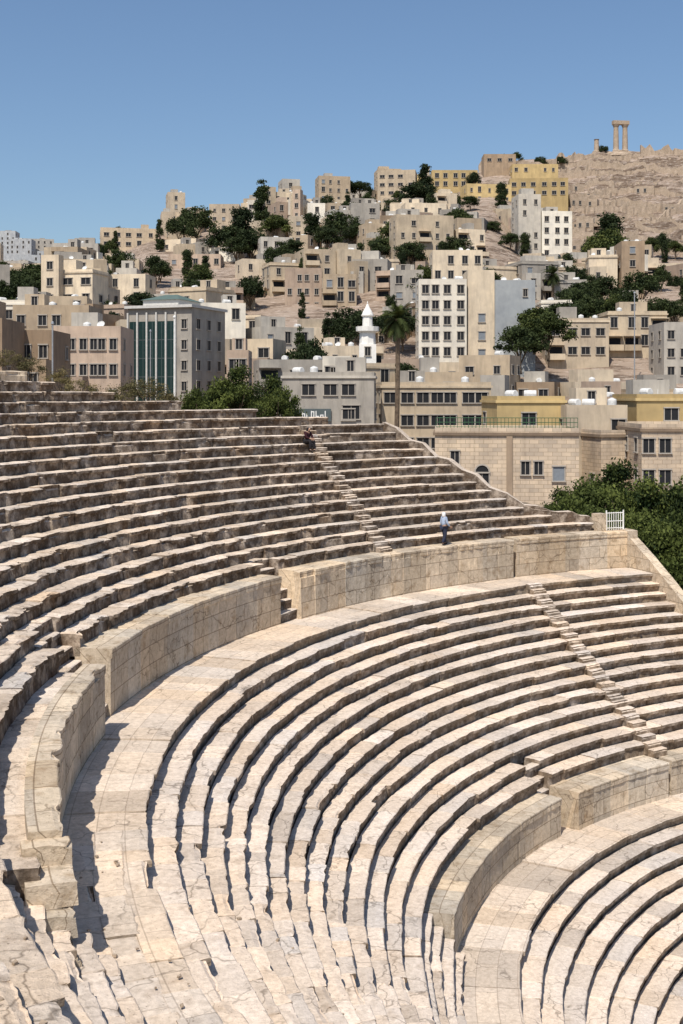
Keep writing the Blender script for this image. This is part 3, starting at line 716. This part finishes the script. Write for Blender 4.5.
while Yr_<478:
    xx=-.33*Yr_+R.uniform(0,6)
    while xx<.34*Yr_:
        w=R.choice([R.uniform(5,8),R.uniform(7,11),R.uniform(10,16)])*(.85 if Yr_>330 else 1); x=CX+xx+w/2; Y=Yr_+R.uniform(-2.5,2.5); y=CY+Y; u=341+F*(x-CX)/Y; xx+=w+R.uniform(-.6,1.2)
        d=R.uniform(7,10)
        if u>538 and Y>322: continue
        if u>505 and Y>440: continue
        if u<75 and Y>330: continue
        if Y>ridgeY(u)-1: continue
        if R.random()<.03: continue
        hw=w/2/Y*F
        if any(abs(x-L[4])<(L[6]+w)*.46 and abs(y+d/2-L[5])<(L[7]+d)*.46 for L in LM): continue
        g0=tz(x,y); fl=R.choice([1,2,2,3,3,4])
        if Y>430: fl=R.choice([1,2,2,3])
        zt=g0+fl*3.1+1.2+R.uniform(-.5,.8)
        lim=0
        ridge_e=u>425 and Y>395
        if ridge_e: lim=186
        for L in LM:
            if L[3]>Y and u+hw>L[0] and u-hw<L[1]: lim=max(lim,L[2]-3)
        for T in TREES:
            if T[2]>Y and abs(u-T[0])<hw+4:
                lim=max(lim,T[1]+(20 if T[2]>300 else 26)*(1.9 if T[0] in (242,262) else 1.15))
        if lim: zt=min(zt,lvl(lim,Y))
        if zt<g0+2.6: continue
        mk=R.choice(cols_)
        if 420<u<560 and Y>360: mk=R.choice(['yellow','cream','tan','beige'])
        nfl=max(1,int((zt-g0)/3.1))
        zb=min(tz(x+a*w/2,y+b_*d) for a in (-1,1) for b_ in (0,1))-.8
        lab='%s %s house with flat roof on the hillside'%(desc[mk],{1:'low',2:'two storey',3:'three storey',4:'four storey'}[min(4,nfl)])
        root,h=building(x,y+d/2,w,d,zb,zt,rad(R.uniform(-28,28)),mk,lab,group='houses on the hillside',rows=min(4,nfl+1),skip=R.uniform(.08,.35),balc=.15 if Y<330 else 0.05,cornice=Y<300 and R.random()<.4,top=0 if ridge_e else .6,annex=.5,tall_annex=not ridge_e and not lim)
        nh+=1
        if NT[0]<190: tanks(root,w,d,h,R.choice([0,0,1,1,2]),1 if R.random()<.3 and Y<300 else 0)
    Yr_+=R.uniform(12.5,15)
# far left skyline blocks
for i,(u,w,vt,Y) in enumerate([(4,26,232,1050),(22,22,240,980),(38,30,240,1000),(60,26,250,960),(76,22,246,1040),(92,26,252,960),(-14,30,244,1000),(50,18,252,900),(108,22,256,900),(12,40,262,800),(70,44,266,760),(40,36,268,780),(100,34,266,760),(-8,30,262,800),(84,20,260,850),(28,24,256,870),(125,30,262,820),(6,30,275,640),(45,34,278,620),(80,30,276,640),(26,24,284,560),(64,26,284,560),(100,28,282,560),(-10,24,284,560)]):
    x,y=at(u,Y); ww=w/F*Y; zt=lvl(vt,Y)
    building(x,y,ww,16,min(tz(x,y)-12,zt-14),zt,rad(R.uniform(-15,15)),R.choice(['hazy','grey','hazy','cream']),'distant grey apartment block on the far hill',name='apartment_block',cat='apartment block',group='distant apartment blocks',rows=5,cols=int(ww/4.6),scols=2,fh=4.0,wm=WIN[3],skip=.2,top=.6)
print('houses',nh,'windows',NW[0],'tanks',NT[0])

# citadel: retaining walls, citadel wall, columns
for i in range(44):
    Y=R.uniform(348,492); u=R.uniform(556,700); L=R.uniform(8,45); x0,y0=at(u,Y)
    pts=[]; tilt=R.uniform(-.2,.2)
    for q in range(6):
        x=x0+L*(q/5-.5); y=y0+math.sin(q*.8+i)*1.5+tilt*L*(q/5-.5); pts.append((x,y,tz(x,y)+R.uniform(1.0,2.8)))
    zb=min(p[2] for p in pts)-6
    o=pathwall(pts,.9,zb,'retaining_wall',M_RUB,None,amp=.5,seg=.9); o['label']='rough stone terrace wall across the dry slope'; o['category']='stone wall'; o['group']='terrace walls on the citadel slope'
for (u0,u1,v,Y) in ((556,606,156,492),(640,690,148,496),(478,556,163,478),(560,598,168,470),(628,668,172,474)):
    pts=[]
    for q in range(12):
        x,y=at(u0+(u1-u0)*q/11,Y); pts.append((x,y,lvl(v,Y)+R.uniform(-1.8,1.8)))
    o=pathwall(pts,1.5,pts[0][2]-9,'citadel_wall',M_RUB,None,amp=.8,seg=1.2); o['label']='ruined citadel wall along the hilltop'; o['category']='stone wall'
for i in range(12):
    Y=R.uniform(356,450); u=R.choice([R.uniform(575,600),R.uniform(625,690)]); x,y=at(u,Y); z=tz(x,y); w=R.uniform(4,9); h=R.uniform(3,5.5)
    root=empty('ruined_house',(x,y,z-1),rad(R.uniform(-20,20)),'roofless ruined stone house on the dry slope','ruin','ruined houses on the citadel slope')
    obj('wall',boxwall(w,5,h,M_RUB,par=2.2),root)
    for q in range(int(w/2.5)): obj('doorway',WIN[2],root,(-w/2+1.3+q*2.5,-2.5,1.5))
mb=MB()
for i in range(900):
    Y=R.uniform(345,500); u=R.uniform(555,720); x,y=at(u,Y); z=tz(x,y); s=R.uniform(.25,1.0); b=len(mb.v); an=R.uniform(0,3)
    mb.box(-s,s,-s*.7,s*.7,-s,s*.6)
    for q in range(b,b+8):
        vx,vy,vz=mb.v[q]; k=R.uniform(.6,1.1); mb.v[q]=(x+(vx*math.cos(an)-vy*math.sin(an))*k,y+(vx*math.sin(an)+vy*math.cos(an))*k,z+vz*k)
o=obj('fallen_stones',mb.mesh('fallen_stones',[M_RUB]),label='fallen stone blocks littering the citadel slope',cat='stones'); o['kind']='stuff'
Y=498; x,y=at(620,Y); zb=tz(x,y)-.5; zt=lvl(121,Y)
root=empty('temple_ruin',(x,y,zb),rad(8),'ruined temple columns carrying a short architrave on the hill','temple ruin')
hh=zt-zb-1.6
mb=MB(); pr=[(6.6,-.5),(6.2,.3),(5.2,.9),(4.2,1.1),(3.6,1.9),(.5,2.0)]; mb.lathe(pr,18)
mb.v=[(x_*(R.uniform(.85,1.1)),y_*.45*R.uniform(.85,1.1),z_+R.uniform(-.15,.15)) for x_,y_,z_ in mb.v]
obj('plinth',mb.mesh('plinth',[M_RUB]),root)
for lx in (-2.0,2.0):
    mb=MB(); mb.lathe([(1.5,.4),(1.5,1.9),(1.2,2.4),(1.15,hh*.5),(1.0,hh-1.2),(1.1,hh-1.1),(1.55,hh-.1),(1.6,hh)],16); obj('column',mb.mesh('column',[M_RUB]),root,(lx,0,0))
mb=MB(); mb.box(-3.5,3.6,-1.1,1.1,hh+.003,hh+1.6); obj('architrave',mb.mesh('architrave',[M_RUB]),root)
x2,y2=at(596,500); z2=tz(x2,y2)
mb=MB(); mb.lathe([(1.4,-1),(1.4,.5),(1.1,.8),(.95,5.2),(1.2,5.5)],14); obj('broken_column',mb.mesh('broken_column',[M_RUB]),None,(x2,y2,z2),label='single shorter broken stone column on the hill',cat='column')

# minaret
M_MIN=plain('whitewashed_stone',(.78,.75,.69),.8,0,.06)
Y=180; x,y=at(367,Y); zt=lvl(301,Y); zb=tz(x,y)-1; h=zt-zb
root=empty('minaret',(x,y,zb),0,'slim white mosque minaret with pointed cap and balcony','minaret')
mb=MB(); mb.box(-1.3,1.3,-1.3,1.3,0,h*.62); mb.lathe([(1.25,h*.62),(1.2,h*.72)],8); obj('tower',mb.mesh('tower',[M_MIN]),root)
mb=MB(); mb.lathe([(1.2,h*.72),(1.75,h*.735),(1.8,h*.775),(1.65,h*.775),(1.65,h*.745)],12); obj('balcony',mb.mesh('balcony',[M_MIN]),root)
mb=MB(); mb.lathe([(.8,h*.745),(.75,h*.86),(.98,h*.87),(.98,h*.88)],10); obj('lantern',mb.mesh('lantern',[M_MIN]),root)
mb=MB(); mb.lathe([(.88,h*.88),(.72,h*.905),(.36,h*.94),(.14,h*.97),(.06,h*.975),(.1,h*.985),(.02,h)],12); obj('cap',mb.mesh('cap',[M_MIN]),root)
obj('window',WIN[2],root,(0,-1.3,h*.52)); obj('window',WIN[2],root,(0,-1.3,h*.36))
def pole(u,vt,Y,r,label,name='flagpole',cat='pole'):
    x,y=at(u,Y); zb=tz(x,y)-.3; h=lvl(vt,Y)-zb
    mb=MB(); mb.lathe([(r*1.6,0),(r*1.6,.4),(r,.5),(r*.7,h-.3),(r*1.4,h-.2),(r*1.2,h),(.01,h+.1)],10)
    obj(name,mb.mesh(name,[M_WHITE if name=='flagpole' else M_METAL]),None,(x,y,zb),label=label,cat=cat)
pole(174,316,150,.15,'tall white flagpole before the glass fronted building')
pole(52,322,118,.12,'thin grey utility pole beside the ruined house','utility_pole')
pole(634,292,200,.12,'thin metal mast rising from a rooftop','utility_pole')
pole(150,330,160,.1,'thin grey lamp mast beside the office','utility_pole')

# ---------------------------------------------------------------- TREES
def crown_mesh(name,mat,seed,nc,per,leaf,rx,z0,z1,kind='broad'):
    r=np.random.default_rng(seed); P=[];T=[]
    cs=[]
    for i in range(nc):
        if kind=='cyp':
            t=r.random(); z=z0+(z1-z0)*t; w=rx*math.sin(math.pi*min(.97,.18+.8*t))**.8*(1-.35*t); a=r.uniform(0,6.28); c=np.array([math.cos(a)*w*.55,math.sin(a)*w*.55,z]); cr=rx*.42
        elif kind=='pine':
            t=r.random()**.8; z=z0+(z1-z0)*t; w=rx*(1-.55*t)*r.uniform(.2,1.0); a=r.uniform(0,6.28); c=np.array([math.cos(a)*w,math.sin(a)*w,z+r.normal(0,.3)]); cr=rx*r.uniform(.28,.4)
        else:
            v=r.normal(size=3); v/=np.linalg.norm(v); v[2]=abs(v[2])*1.3-.5; k=r.uniform(.35,.95)
            c=np.array([v[0]*rx*k,v[1]*rx*k,(z0+z1)/2-.2+v[2]*(z1-z0)/2*k*1.0]); cr=rx*r.uniform(.2,.36)
        cs.append(c)
        d=r.normal(size=(per,3)); d/=np.linalg.norm(d,axis=1)[:,None]; d*=(r.random(per)**.45)[:,None]*cr; d[:,2]*=.72
        d*=(1+.35*r.normal(size=(per,1))*.6)
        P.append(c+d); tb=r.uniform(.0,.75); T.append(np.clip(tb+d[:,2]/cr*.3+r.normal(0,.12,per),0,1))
    P=np.concatenate(P); T=np.concatenate(T); n=len(P)
    a=r.normal(size=(n,3)); a/=np.linalg.norm(a,axis=1)[:,None]; b=r.normal(size=(n,3)); b-=a*(a*b).sum(1)[:,None]; b/=np.linalg.norm(b,axis=1)[:,None]
    s=leaf*r.uniform(.6,1.3,(n,1)); a*=s; b*=s*.55
    V=np.stack([P-a,P-b,P+a,P+b],1).reshape(-1,3)
    me=bpy.data.meshes.new(name); me.from_pydata(V.tolist(),[],np.arange(4*n).reshape(-1,4).tolist()); me.materials.append(mat)
    at_=me.attributes.new('tint','FLOAT_COLOR','POINT'); c=np.ones((4*n,4),np.float32); c[:,:3]=np.repeat(T,4)[:,None]; at_.data.foreach_set('color',c.ravel())
    return me,cs,float(V[:,2].max())
def trunk_mesh(cs,z0,kind,seed):
    r=random.Random(seed); mb=MB(); top=z0+ (1.5 if kind=='broad' else 4)
    mb.tube([(0,0,-1),(.05,0,0),(.1,.05,z0*.6),(0,.1,top)],[.34,.28,.22,.14],8)
    for c in r.sample(list(cs),min(8,len(cs))):
        s=Vector((0,.05,z0*r.uniform(.6,1))); e=Vector(c); m_=s.lerp(e,.5)+Vector((0,0,.3))
        mb.tube([s,m_,e],[.13,.08,.03],5)
    return mb.mesh('trunk',[M_BARK])
KIND={}
def mk_(kind,var,**k):
    c,cs,zm=crown_mesh('crown',k['mat'],k['seed'],k['nc'],k['per'],k['leaf'],k['rx'],k['z0'],10,kind); t=trunk_mesh(cs,k['z0'],kind,k['seed']); KIND.setdefault(var,[]).append((c,t,zm))
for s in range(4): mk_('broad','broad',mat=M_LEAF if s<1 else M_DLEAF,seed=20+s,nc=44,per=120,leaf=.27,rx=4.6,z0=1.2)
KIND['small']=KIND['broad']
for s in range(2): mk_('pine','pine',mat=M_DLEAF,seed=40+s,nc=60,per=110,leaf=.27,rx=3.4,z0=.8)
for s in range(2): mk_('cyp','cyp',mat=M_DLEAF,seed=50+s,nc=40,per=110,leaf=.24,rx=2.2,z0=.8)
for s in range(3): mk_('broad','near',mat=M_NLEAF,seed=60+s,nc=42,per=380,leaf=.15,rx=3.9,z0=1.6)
for s in range(2): mk_('broad','dry',mat=M_DRY,seed=70+s,nc=24,per=90,leaf=.2,rx=4.8,z0=1.0)
NAME={'broad':'broadleaf_tree','small':'broadleaf_tree','near':'broadleaf_tree','pine':'pine_tree','cyp':'cypress_tree','dry':'shrub'}
def tree(x,y,z,h,kind,label,wide=1.0,group=None):
    c,t,zm=R.choice(KIND[kind]); s=h/zm
    root=empty(NAME[kind],(x,y,z),R.uniform(0,6.28),label,'shrub' if kind=='dry' else 'tree',group)
    obj('trunk',t,root,scale=(s,s,s)); obj('crown',c,root,scale=(s*wide,s*wide,s))
def palm(x,y,z,h,label,fr=3.0):
    root=empty('palm_tree',(x,y,z),0,label,'palm tree')
    mb=MB(); mb.tube([(0,0,-1),(0,0,h*.3),(.15,0,h*.7),(.1,0,h-fr*.3)],[.42,.3,.26,.28],8); obj('trunk',mb.mesh('trunk',[M_BARK]),root)
    v=[];f=[];tt=[]; r=random.Random(5)
    for i in range(64):
        a=r.uniform(0,6.28); el=r.uniform(-.9,1.35); L=fr*r.uniform(.75,1.05); p=Vector((.1,0,h-fr*.3)); d=Vector((math.cos(a)*math.cos(el),math.sin(a)*math.cos(el),math.sin(el)))
        sd_=Vector((-math.sin(a),math.cos(a),0)); prev=p; tn=r.uniform(.1,.8)
        for k in range(9):
            d=(d+Vector((0,0,-.14))).normalized(); nxt=prev+d*L/9; wd=.34*math.sin(math.pi*(k+1.2)/10.5)*fr/2
            for sg in (-1,1):
                for q in range(2):
                    o_=prev.lerp(nxt,q*.5); b=len(v); e=o_+sd_*sg*wd*1.4+d*.25+Vector((0,0,-.12)); v+=[tuple(o_),tuple(o_+d*.13),tuple(e)]; f.append((b,b+1,b+2)); tt+=[tn]*3
            prev=nxt
    me=bpy.data.meshes.new('crown'); me.from_pydata(v,[],f); me.materials.append(M_LEAF)
    a_=me.attributes.new('tint','FLOAT_COLOR','POINT')
    for i,d_ in enumerate(a_.data): d_.color=(tt[i],)*3+(1,)
    obj('crown',me,root)
for u,vt,Y,k in TREES:
    x,y=at(u,Y); z=tz(x,y); h=lvl(vt,Y)-z
    if k=='palm': palm(x,y,z,h,'palm tree with spreading crown among hillside houses',3.2); continue
    hm={'small':7.5,'broad':13.5,'pine':20,'cyp':17}[k]
    if h<5: z-=(5-h); h=5
    if h>hm: z+=h-hm; h=hm
    tree(x,y,z,h,k,{'small':'small dark green tree between hillside houses','broad':'dark green leafy tree standing among hillside houses','pine':'tall dark green pine tree rising above the houses','cyp':'narrow dark cypress tree among the houses'}[k],1.15,'trees among the houses')
for u,vt,Y,wd in ((203,382,106,.62),(232,362,100,.78),(275,372,106,.7),(186,390,106,.45),(252,394,104,.45)):
    x,y=at(u,Y); zt=lvl(vt,Y); h=8.2; tree(x,y,zt-h,h,'near','rounded green street tree just behind the theatre rim',wd)
x,y=at(396,130); z=tz(x,y); palm(x,y,z,lvl(312,130)-z,'tall palm tree beside the grey shop building',2.6)
for (u,vt,Y,h) in ((562,486,92,7),(588,474,88,9),(612,456,92,10),(648,470,84,11),(680,482,80,10),(702,466,86,11),(600,500,80,8),(634,502,77,8),(664,512,74,8.5),(694,514,73,9),(672,545,72,8),(572,500,86,7),(648,548,76,7),(700,540,72,8),(552,500,88,6),(620,524,78,7)):
    x,y=at(u,Y); zt=lvl(vt,Y)
    tree(x,y,zt-h,h,'near','dense green tree beyond the theatre end wall',.82,'trees beyond the theatre end')
for (u,vt,Y) in ((112,382,80),(130,374,84),(148,376,82),(166,384,84),(82,378,90),(30,352,100),(60,364,98),(10,348,100)):
    x,y=at(u,Y); h=2.6; tree(x,y,lvl(vt,Y)-h,h,'dry','dry olive brown shrub on the theatre rim',1.2,'dry shrubs on the rim')
for i in range(120):
    Y=R.uniform(175,440); u=R.uniform(0,540) if i%5 else R.uniform(540,690)
    if u>540: Y=R.uniform(225,345)
    if 345<u<390 and Y<180: continue
    if 410<u<535 and Y<205: continue
    x,y=at(u,Y); z=tz(x,y)
    tree(x,y,z,R.uniform(5.5,10.5),R.choice(['small','small','small','pine','cyp']),'small dark green tree between hillside houses',.85,'trees among the houses')

# ---------------------------------------------------------------- PEOPLE
M_SKIN=plain('skin',(.42,.26,.18),.6); M_LBLUE=plain('pale_blue_cloth',(.36,.43,.55),.9); M_NAVY=plain('dark_navy_cloth',(.03,.035,.06),.9)
M_MAROON=plain('dark_maroon_cloth',(.035,.010,.014),.9); M_BLACK=plain('black_cloth',(.02,.018,.02),.9); M_WCLOTH=plain('white_cloth',(.7,.7,.68),.9)
def skin(verts,edges,radii,root,mat,name,parent,sub=1):
    me=bpy.data.meshes.new(name); me.from_pydata(verts,edges,[]); o=bpy.data.objects.new(name,me); COL.objects.link(o)
    o.modifiers.new('s','SKIN'); s=o.modifiers.new('d','SUBSURF'); s.levels=sub; s.render_levels=sub
    for i,dv in enumerate(me.skin_vertices[0].data):
        r=radii[i]; dv.radius=r if isinstance(r,tuple) else (r,r); dv.use_root=(i==root)
    dg=bpy.context.evaluated_depsgraph_get(); dg.update()
    m2=bpy.data.meshes.new_from_object(o.evaluated_get(dg)); bpy.data.objects.remove(o); m2.materials.clear(); m2.materials.append(mat)
    for p in m2.polygons: p.use_smooth=True
    m2.name=name; return obj(name,m2,parent)
def person(loc,rz,J,label,top,bot,scarf):
    root=empty('person',loc,rz,label,'person')
    k=['pelvis','spine','chest','neck','head','crown','nose','hipL','kneeL','ankL','toeL','hipR','kneeR','ankR','toeR','shL','elL','wrL','haL','shR','elR','wrR','haR']
    V=[J[n] for n in k]; ix={n:i for i,n in enumerate(k)}
    rr_={'pelvis':.13,'spine':.115,'chest':.13,'neck':.055,'head':.09,'crown':.075,'nose':.02,'hipL':.095,'kneeL':.06,'ankL':.042,'toeL':.04,'shL':.06,'elL':.042,'wrL':.03,'haL':.03}
    for a in list(rr_): 
        if a.endswith('L'): rr_[a[:-1]+'R']=rr_[a]
    Rd=[rr_[n] for n in k]
    E=[('pelvis','spine'),('spine','chest'),('chest','neck'),('neck','head'),('head','crown'),('head','nose')]
    for s in 'LR': E+=[('pelvis','hip'+s),('hip'+s,'knee'+s),('knee'+s,'ank'+s),('ank'+s,'toe'+s),('chest','sh'+s),('sh'+s,'el'+s),('el'+s,'wr'+s),('wr'+s,'ha'+s)]
    E=[(ix[a],ix[b]) for a,b in E]
    for s in 'LR':
        h_=Vector(J['ha'+s]); dr=(h_-Vector(J['wr'+s])).normalized(); side=dr.cross(Vector((0,1,0))).normalized()
        for q in range(5):
            o_=(q-2)*.016; L=(.045,.07,.078,.07,.05)[q]
            b=len(V); d_=(dr+side*(q-2)*.12*(3 if q==0 else 1)).normalized()
            V+= [tuple(h_+side*o_+d_*.03),tuple(h_+side*o_*1.2+d_*(.03+L*.55)),tuple(h_+side*o_*1.3+d_*(.03+L)+Vector((.01,0,-.01)))]
            Rd+=[.010,.009,.008]; E+=[(ix['ha'+s],b),(b,b+1),(b+1,b+2)]
    skin(V,E,Rd,0,M_SKIN,'body',root)
    kk=['pelvis','spine','chest','shL','elL','shR','elR','wrL','wrR']; fr=dict(zip(kk,(.165,.145,.16,.085,.065,.085,.065,.045,.045))); i2={n:i for i,n in enumerate(kk)}
    skin([J[n] for n in kk],[(i2[a],i2[b]) for a,b in (('pelvis','spine'),('spine','chest'),('chest','shL'),('shL','elL'),('elL','wrL'),('chest','shR'),('shR','elR'),('elR','wrR'))],[fr[n] for n in kk],0,top,'shirt',root)
    kk=['pelvis','hipL','kneeL','ankL','hipR','kneeR','ankR']; fr=dict(zip(kk,(.15,.125,.095,.075,.125,.095,.075))); i2={n:i for i,n in enumerate(kk)}
    skin([J[n] for n in kk],[(i2[a],i2[b]) for a,b in (('pelvis','hipL'),('hipL','kneeL'),('kneeL','ankL'),('pelvis','hipR'),('hipR','kneeR'),('kneeR','ankR'))],[fr[n] for n in kk],0,bot,'trousers',root)
    hd=Vector(J['head']); nk=Vector(J['neck'])
    skin([tuple(nk+Vector((-.03,0,-.06))),tuple(nk.lerp(hd,.5)+Vector((-.04,0,0))),tuple(hd+Vector((-.035,0,.03))),tuple(hd+Vector((-.02,0,.09)))],[(0,1),(1,2),(2,3)],[.13,.1,.115,.08],0,scarf,'headscarf',root)
    for s in 'LR':
        a=Vector(J['ank'+s]); t=Vector(J['toe'+s])
        skin([tuple(a+Vector((-.03,0,-.04))),tuple(a.lerp(t,.5)),tuple(t)],[(0,1),(1,2)],[.055,.05,.045],0,M_BLACK,'shoe',root)
J=dict(pelvis=(0,0,.93),spine=(0,0,1.12),chest=(.01,0,1.31),neck=(.01,0,1.45),head=(.03,0,1.57),crown=(.03,0,1.65),nose=(.14,0,1.57),
 hipL=(0,.09,.87),kneeL=(.1,.1,.48),ankL=(.1,.1,.1),toeL=(.25,.1,.05),hipR=(0,-.09,.87),kneeR=(.0,-.1,.48),ankR=(-.16,-.1,.12),toeR=(-.03,-.1,.05),
 shL=(0,.17,1.38),elL=(-.04,.22,1.11),wrL=(.08,.22,.9),haL=(.12,.22,.84),shR=(0,-.17,1.38),elR=(.04,-.22,1.12),wrR=(.2,-.2,.95),haR=(.26,-.2,.92))
x,y,_=pol(35.7,130.7,0)
person((x,y,UZ0),rad(28),J,'person in pale top, dark trousers and white headscarf walking',M_LBLUE,M_NAVY,M_WCLOTH)
J=dict(pelvis=(0,0,.14),spine=(.04,0,.33),chest=(.1,0,.5),neck=(.13,0,.64),head=(.17,0,.76),crown=(.17,0,.84),nose=(.28,0,.75),
 hipL=(.03,.09,.12),kneeL=(.42,.12,.16),ankL=(.44,.12,-.31),toeL=(.56,.12,-.38),hipR=(.03,-.09,.12),kneeR=(.42,-.12,.16),ankR=(.40,-.12,-.31),toeR=(.53,-.12,-.38),
 shL=(.1,.17,.57),elL=(.2,.22,.34),wrL=(.38,.12,.27),haL=(.44,.09,.25),shR=(.1,-.17,.57),elR=(.2,-.22,.34),wrR=(.38,-.12,.27),haR=(.44,-.09,.25))
k=10; x,y,_=pol(UR0+UD*k+.2,135.2,0)
person((x,y,UZ0+UH*(k+1)+.01),rad(-45),J,'person in dark maroon clothes and black headscarf sitting on steps',M_MAROON,M_BLACK,M_BLACK)

# ---------------------------------------------------------------- LIGHT, SKY, CAMERA
EL=rad(57); AZ=rad(-111)
s=Vector((math.cos(AZ)*math.cos(EL),math.sin(AZ)*math.cos(EL),math.sin(EL)))
sl=bpy.data.lights.new('sun','SUN'); sl.energy=5.0; sl.angle=rad(.5); sl.color=(1,.94,.855)
so=bpy.data.objects.new('sun',sl); COL.objects.link(so); so.rotation_euler=s.to_track_quat('Z','Y').to_euler(); so.location=(0,0,80)
W=bpy.data.worlds.new('World'); S.world=W; W.use_nodes=True; nt=W.node_tree
sk=nt.nodes.new('ShaderNodeTexSky'); sk.sky_type='NISHITA'; sk.sun_disc=False; sk.sun_elevation=EL; sk.sun_rotation=math.atan2(s.x,s.y)%(2*math.pi)
sk.altitude=100; sk.air_density=1.15; sk.dust_density=1.3; sk.ozone_density=5.5
nt.links.new(sk.outputs[0],nt.nodes['Background'].inputs[0]); nt.nodes['Background'].inputs[1].default_value=.118
S.view_settings.view_transform='Standard'; S.view_settings.look='None'; S.view_settings.exposure=0
cam=bpy.data.cameras.new('camera'); cam.sensor_fit='AUTO'; cam.sensor_width=36; cam.lens=F/1024*36; cam.shift_y=-(512-HV)/1024; cam.clip_end=12000; cam.clip_start=.2
co=bpy.data.objects.new('camera',cam); COL.objects.link(co); co.location=(CX,CY,CZ); co.rotation_euler=(rad(90),0,0)
S.camera=co
